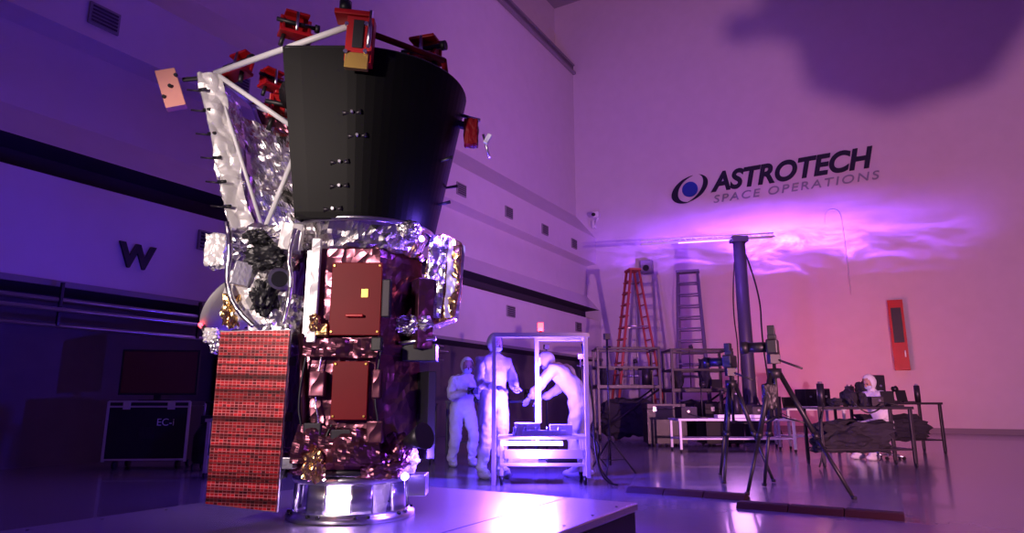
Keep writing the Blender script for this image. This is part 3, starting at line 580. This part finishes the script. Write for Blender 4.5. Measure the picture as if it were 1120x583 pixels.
for i in range(2):
    pc_=grp('equipment_case',W(3.3+1.2*i,14.7,0),PHI+.1*i); box(pc_,'body',(0,0,.42),(.8,.6,.72),'black'); box(pc_,'lid',(0,0,.84),(.82,.62,.1),'dark')
    for k in (-1,1):
        cyl(pc_,'wheel_%d'%k,(k*.3-.02,-.2,.05),(k*.3+.02,-.2,.05),.05,'black'); cyl(pc_,'wheel_rear_%d'%k,(k*.3-.02,.2,.05),(k*.3+.02,.2,.05),.05,'black'); box(pc_,'latch_%d'%k,(k*.25,-.31,.78),(.08,.03,.1),'alu'); box(pc_,'edge_%d'%k,(k*.4,-.3,.42),(.03,.03,.72),'dark')
rb=table('workbench',5.15,10.1,1.4,.6,.86,'dark'); clutter(rb,1.4,.6,.86,6,75,.42)
lump(rb,'bagged_gear',(-.1,0,.42),(.58,.25,.24),'cloth',boxy=.5,disp=.4,seed=43)
path(rb,'cable',[(-.6,-.3,.9),(-.72,-.36,.6),(-.7,-.36,.2),(-.8,-.4,.02)],.012,'black',smooth=True)
path(rb,'cable_b',[(-.2,-.25,1.0),(-.1,-.32,.8),(.1,-.33,.75),(.3,-.3,.9)],.01,'black',smooth=True)
rb2=table('workbench',7.0,12.6,1.7,.7,.92,'dark'); clutter(rb2,1.7,.7,.92,6,85,.6); lump(rb2,'bagged_gear',(0,0,.46),(.7,.28,.24),'cloth',boxy=.5,disp=.4,seed=46)
# ------------------------------------------------------------ camera tripods
def tripod(name,r,d,h,feet,yaw=0,pan=True):
    g=grp(name,W(r,d,0),PHI)
    hub=Vector((0,0,h-.28))
    for i,(fx,fy) in enumerate(feet):
        F=Vector((fx,fy,.01)); k=hub.lerp(F,.52); o=Vector((fx,fy,0)).normalized()*.05
        cyl(g,'leg_upper_%d'%i,hub+o,k+o*.3,.026,'black'); cyl(g,'leg_lower_%d'%i,k+o*.3,F,.018,'black'); cyl(g,'leg_lock_%d'%i,k+o*.3-(F-hub).normalized()*.03,k+o*.3+(F-hub).normalized()*.03,.032,'black'); cyl(g,'foot_%d'%i,F,F+Vector((0,0,.03)),.026,'black')
        cyl(g,'spreader_%d'%i,(0,0,h-.72),hub.lerp(F,.42),.008,'black')
    cyl(g,'hub',hub-Vector((0,0,.05)),hub+Vector((0,0,.05)),.07,'black'); cyl(g,'centre_column',(0,0,h-.75),(0,0,h-.12),.018,'black')
    box(g,'pan_head',(0,0,h-.13),(.11,.10,.10),'black'); cyl(g,'pan_handle',(0,0,h-.12),(.20,-.22,h-.24),.012,'black')
    e=bpy.data.objects.new('camera',None); S.collection.objects.link(e); e.parent=g; e.location=(0,0,h-.03); e.rotation_euler=(0,0,yaw); e.scale=(1.45,1.45,1.45)
    box(e,'camera_body',(0,0,.02),(.15,.08,.11),'black',bev=.012); box(e,'viewfinder',(0,0,.09),(.06,.06,.04),'black'); cyl(e,'lens_barrel',(0,.03,.02),(0,.17,.02),.038,'black'); cyl(e,'lens_hood',(0,.17,.02),(0,.22,.02),.042,'black',r2=.052); box(e,'grip',(.07,.02,.01),(.035,.06,.10),'black'); box(e,'flash',(-.02,0,.14),(.06,.05,.07),'black')
    return g
t1=tripod('camera_tripod',2.72,8.3,1.42,[(-.30,-.45),(.34,-.25),(-.05,.5)],yaw=.9)
t2=tripod('camera_tripod',2.78,7.05,1.50,[(-.42,-.12),(.50,-.42),(.03,.62)],yaw=1.1)
lump(t2,'shoulder_bag',(-.08,-.02,.98),(.08,.05,.15),'black',boxy=.6,disp=.2)
def ramp(name,r,d,L):
    g=grp(name,W(r,d,0),0); n=3
    for i in range(n):
        x=-L/2+L*(i+.5)/n
        o=prism(g,'segment_%d'%i,[(-.13,0.0),(.13,0.0),(.07,.045),(-.07,.045)],-L/n/2+.004,L/n/2-.004,'mat',bev=.004); o.rotation_euler=(0,0,math.pi/2); o.location=(x,0,0)
        box(g,'lid_%d'%i,(x,0,.047),(L/n-.02,.11,.006),'mat')
ramp('cable_ramp',1.76,7.0,1.20); ramp('cable_ramp',2.60,5.92,1.30)
# ------------------------------------------------------------ left side gear
fc=grp('flight_case',W(-5.15,9.8,0),PHI+.1)
box(fc,'body',(0,0,.50),(1.1,.6,.74),'black'); box(fc,'lid',(0,0,.905),(1.1,.6,.06),'black')
for sx in (-1,1):
    for sy in (-1,1): box(fc,'edge_%d_%d'%(sx,sy),(sx*.545,sy*.295,.52),(.035,.035,.82),'alu'); cyl(fc,'caster_%d_%d'%(sx,sy),(sx*.42-.02,sy*.2,.06),(sx*.42+.02,sy*.2,.06),.06,'black')
for z in (.14,.86,.93): box(fc,'rim_%d'%int(z*100),(0,-.30,z),(1.1,.02,.025),'alu')
box(fc,'latch_a',(-.3,-.305,.87),(.1,.02,.1),'alu'); box(fc,'latch_b',(.3,-.305,.87),(.1,.02,.1),'alu'); box(fc,'handle_plate',(.0,-.305,.50),(.2,.01,.16),'dark')
text(fc,'stencil','EC-i',(.12,-.306,.60),.14,'white',(math.pi/2,0,0),ext=.001)
tv=grp('monitor',W(-5.2,9.85,.935),PHI+.1)
box(tv,'panel',(0,0,.42),(1.1,.05,.66),'black'); box(tv,'screen',(0,-.027,.42),(1.04,.006,.60),'screen'); box(tv,'neck',(0,.0,.07),(.1,.05,.12),'black'); box(tv,'foot',(0,0,.012),(.45,.22,.024),'black')
vc=grp('vacuum_cleaner',W(-4.25,9.5,0),PHI)
lathe(vc,'drum',[(0,.10),(.17,.10),(.19,.14),(.19,.45),(.17,.50),(.12,.60),(.08,.64),(0,.65)],'black',seg=32); box(vc,'head',(0,0,.68),(.16,.2,.12),'dark'); path(vc,'hose',[(.12,-.1,.55),(.25,-.15,.75),(.27,-.2,.45),(.15,-.25,.25),(.1,-.3,.04),(.3,-.35,.03)],.022,'dark',smooth=True); cyl(vc,'handle',(-.08,0,.72),(-.08,0,.92),.012,'alu'); cyl(vc,'handle_b',(.08,0,.72),(.08,0,.92),.012,'alu'); cyl(vc,'handle_bar',(-.08,0,.92),(.08,0,.92),.014,'black')
for i in range(4): a=i*math.pi/2+.7; cyl(vc,'wheel_%d'%i,(.16*math.cos(a)-.012,.16*math.sin(a),.05),(.16*math.cos(a)+.012,.16*math.sin(a),.05),.05,'black')
vc2=table('service_trolley',-3.55,8.7,.6,.45,.72,'alu','alu')
box(vc2,'tray_box',(0,0,.80),(.4,.3,.14),'dark'); box(vc2,'tray_box_b',(-.1,0,.33),(.4,.3,.14),'black')
pr_=grp('pipe_rail')
for i,(z,x) in enumerate([(2.30,-9.9),(2.15,-9.75),(1.95,-9.9)]):
    cyl(pr_,'pipe_%d'%i,(x,1.5,z),(x,13.5,z),.03,'alu')
for i in range(6): box(pr_,'hanger_%d'%i,(-9.87,2.5+2.1*i,2.24),(.05,.04,.6),'dark')
wc=grp('wall_cabinet',(-10.6,8.6,0)); box(wc,'cabinet_body',(0,0,1.0),(.6,1.6,1.96),'dark'); box(wc,'cabinet_door_a',(.31,-.4,1.0),(.02,.76,1.86),'under'); box(wc,'cabinet_door_b',(.31,.4,1.0),(.02,.76,1.86),'under')

# added off-frame shadow caster: boom-hung shapes that cast the big soft wall shadow
LP=Vector((4.6,.9,.75))
ls=grp('shadow_caster_boom',(4.24,2.75,-.06),0)
cyl(ls,'mast',(2.2,.3,.09),(2.2,.3,2.15),.02,'black'); cyl(ls,'boom_arm',(2.5,.35,2.2),(0,0,1.80),.010,'black')
for i in range(3): a=i*2.09; cyl(ls,'leg_%d'%i,(2.2,.3,.5),(2.2+.4*math.cos(a),.3+.4*math.sin(a),.09),.010,'black')
um=lathe(ls,'shadow_disc',[(.02,.10),(.12,.09),(.23,.05),(.29,.0)],'black',seg=8,solid=.004,smooth=False); um.location=(.10,0,1.83); um.rotation_euler=(math.radians(80),.2,0)
lump(ls,'shadow_blob',(.04,.02,2.02),(.28,.10,.24),'black',disp=.6,seed=21); lump(ls,'shadow_knob',(-.32,.02,1.95),(.06,.04,.05),'black',disp=.2,seed=22); cyl(ls,'shadow_knob_arm',(-.32,.02,1.95),(0,0,2.0),.010,'black')  # lumps added to shape the wall shadow

# ------------------------------------------------------------ lights
def alight(name,loc,tgt,size,power,col,sy=None,spread=None):
    l=bpy.data.lights.new(name,'AREA'); l.energy=power; l.color=col; l.size=size
    if sy: l.shape='RECTANGLE'; l.size_y=sy
    if spread: l.spread=spread
    o=link(bpy.data.objects.new(name,l)); o.location=loc; o.rotation_euler=(Vector(tgt)-Vector(loc)).to_track_quat('-Z','Y').to_euler(); return o
def plight(name,loc,power,col,r=.05):
    l=bpy.data.lights.new(name,'POINT'); l.energy=power; l.color=col; l.shadow_soft_size=r
    o=link(bpy.data.objects.new(name,l)); o.location=loc; return o
def slight(name,loc,tgt,power,col,ang,blend=.5,r=.05):
    l=bpy.data.lights.new(name,'SPOT'); l.energy=power; l.color=col; l.spot_size=math.radians(ang); l.spot_blend=blend; l.shadow_soft_size=r
    o=link(bpy.data.objects.new(name,l)); o.location=loc; o.rotation_euler=(Vector(tgt)-Vector(loc)).to_track_quat('-Z','Y').to_euler(); return o
alight('ambient_fill_violet',(-4,14,17.8),(-4,14,0),7,260,(.50,.18,1.0))  # added overhead fill for the room's violet ambient light
slight('wall_wash_pink',LP,(-3.8,YF,8.0),6600,(1.0,.40,.58),75,.7,.04)
slight('key_warm',W(-2.6,.3,2.2),W(-1.4,4.1,1.8),600,(1.0,.80,.74),52,.6,.10)
plight('uv_lamp_glow',W(.15,8.15,.85),300,(.075,.03,1.0),.06)
plight('uv_lamp_glow_upper',W(.45,8.15,1.25),190,(.09,.04,1.0),.06)
plight('uv_fill_under_deck',W(.25,7.68,.40),80,(.18,.07,1.0),.05)  # added fill, spreads a violet pool on the floor by the cart
slight('uv_fill_floor',W(.0,7.3,1.6),W(-.5,4.6,.2),900,(.20,.07,1.0),75,.6,.08)  # added spot giving the platform its violet reflection
slight('uv_fill_wall',W(.9,9.4,1.6),(-8.5,YF-4,6.0),1700,(.36,.10,1.0),75,.9,.1)  # added spot, brightens the wall corner with violet
slight('uv_fill_bus',W(1.4,2.6,.9),W(-.7,4.1,1.0),45,(.35,.12,1.0),45,.8,.1)  # added weak fill for the dark right side of the bus
plight('uv_lamp_base',W(-.95+.52,4.1-.25,.62),14,(.18,.08,1.0),.03)
plight('uv_glint_deck',W(-.95+.55,4.1-.25,1.98),12,(.18,.08,1.0),.03)  # added point light, makes the deck foil glint blue
plight('adapter_inner_lamp',W(-.95,3.82,.40),12,(.65,.40,1.0),.03)
slight('red_work_lamp',W(7.0,17.6,1.6),(-1.5,YF,3.4),560,(1.0,.12,.12),120,1.0,.3)
plight('red_work_lamp_bench',W(5.6,12.3,1.9),9,(1.0,.3,.40),.2)
plight('pink_cart_lamp',W(4.0,12.0,1.2),36,(.8,.30,1.0),.3)
plight('tower_uv_fill',W(5.0,15.6,4.6),60,(.28,.08,1.0),.06)  # added fill, tints the tower violet and glows on the wall
pj=slight('violet_streak_spot',(-2.6,18.2,3.2),(-3.3,YF,6.75),30000,(.30,.07,1.0),100,.4,.02)  # added spot, its noise pattern imitates reflected caustic streaks on the wall
nt=pj.data; nt.use_nodes=True; nt=nt.node_tree; em=[n for n in nt.nodes if n.type=='EMISSION'][0]
tc=nt.nodes.new('ShaderNodeTexCoord'); sx=nt.nodes.new('ShaderNodeSeparateXYZ'); nt.links.new(tc.outputs['Normal'],sx.inputs[0])
def math_(op,a,b=None,c=None):
    n=nt.nodes.new('ShaderNodeMath'); n.operation=op
    for i,q in enumerate((a,b,c)):
        if q is None: continue
        if isinstance(q,(int,float)): n.inputs[i].default_value=q
        else: nt.links.new(q,n.inputs[i])
    return n.outputs[0]
mp=nt.nodes.new('ShaderNodeMapping'); mp.inputs['Scale'].default_value=(2.4,7.0,1.0); mp.inputs['Rotation'].default_value=(0,0,.12); nt.links.new(tc.outputs['Normal'],mp.inputs['Vector'])
nz=nt.nodes.new('ShaderNodeTexNoise'); nz.inputs['Scale'].default_value=1.7; nz.inputs['Detail'].default_value=8; nz.inputs['Roughness'].default_value=.68; nz.inputs['Distortion'].default_value=.8; nt.links.new(mp.outputs[0],nz.inputs['Vector'])
tex=math_('POWER',math_('MULTIPLY',nz.outputs['Fac'],1.7),4.0)
gx=math_('MULTIPLY',sx.outputs['X'],2.3); gy=math_('MULTIPLY',math_('ADD',sx.outputs['Y'],math_('MULTIPLY',math_('SUBTRACT',nz.outputs['Fac'],.5),.30)),12.0)
rr=math_('ADD',math_('MULTIPLY',gx,gx),math_('MULTIPLY',gy,gy)); mask=math_('EXPONENT',math_('MULTIPLY',rr,-1.0))
nt.links.new(math_('MULTIPLY',mask,math_('ADD',tex,.25)),em.inputs['Strength'])

w=bpy.data.worlds.new('World'); S.world=w; w.use_nodes=True; w.node_tree.nodes['Background'].inputs[0].default_value=(.3,.15,.5,1); w.node_tree.nodes['Background'].inputs[1].default_value=.1
# ------------------------------------------------------------ camera
cd=bpy.data.cameras.new('Camera'); cd.sensor_width=36; cd.lens=36*720/1120; cam=link(bpy.data.objects.new('Camera',cd))
cam.location=(0,0,.92); cam.rotation_euler=(math.radians(90+11.66),0,PHI); cd.clip_start=.05
S.camera=cam
S.view_settings.view_transform='Standard'
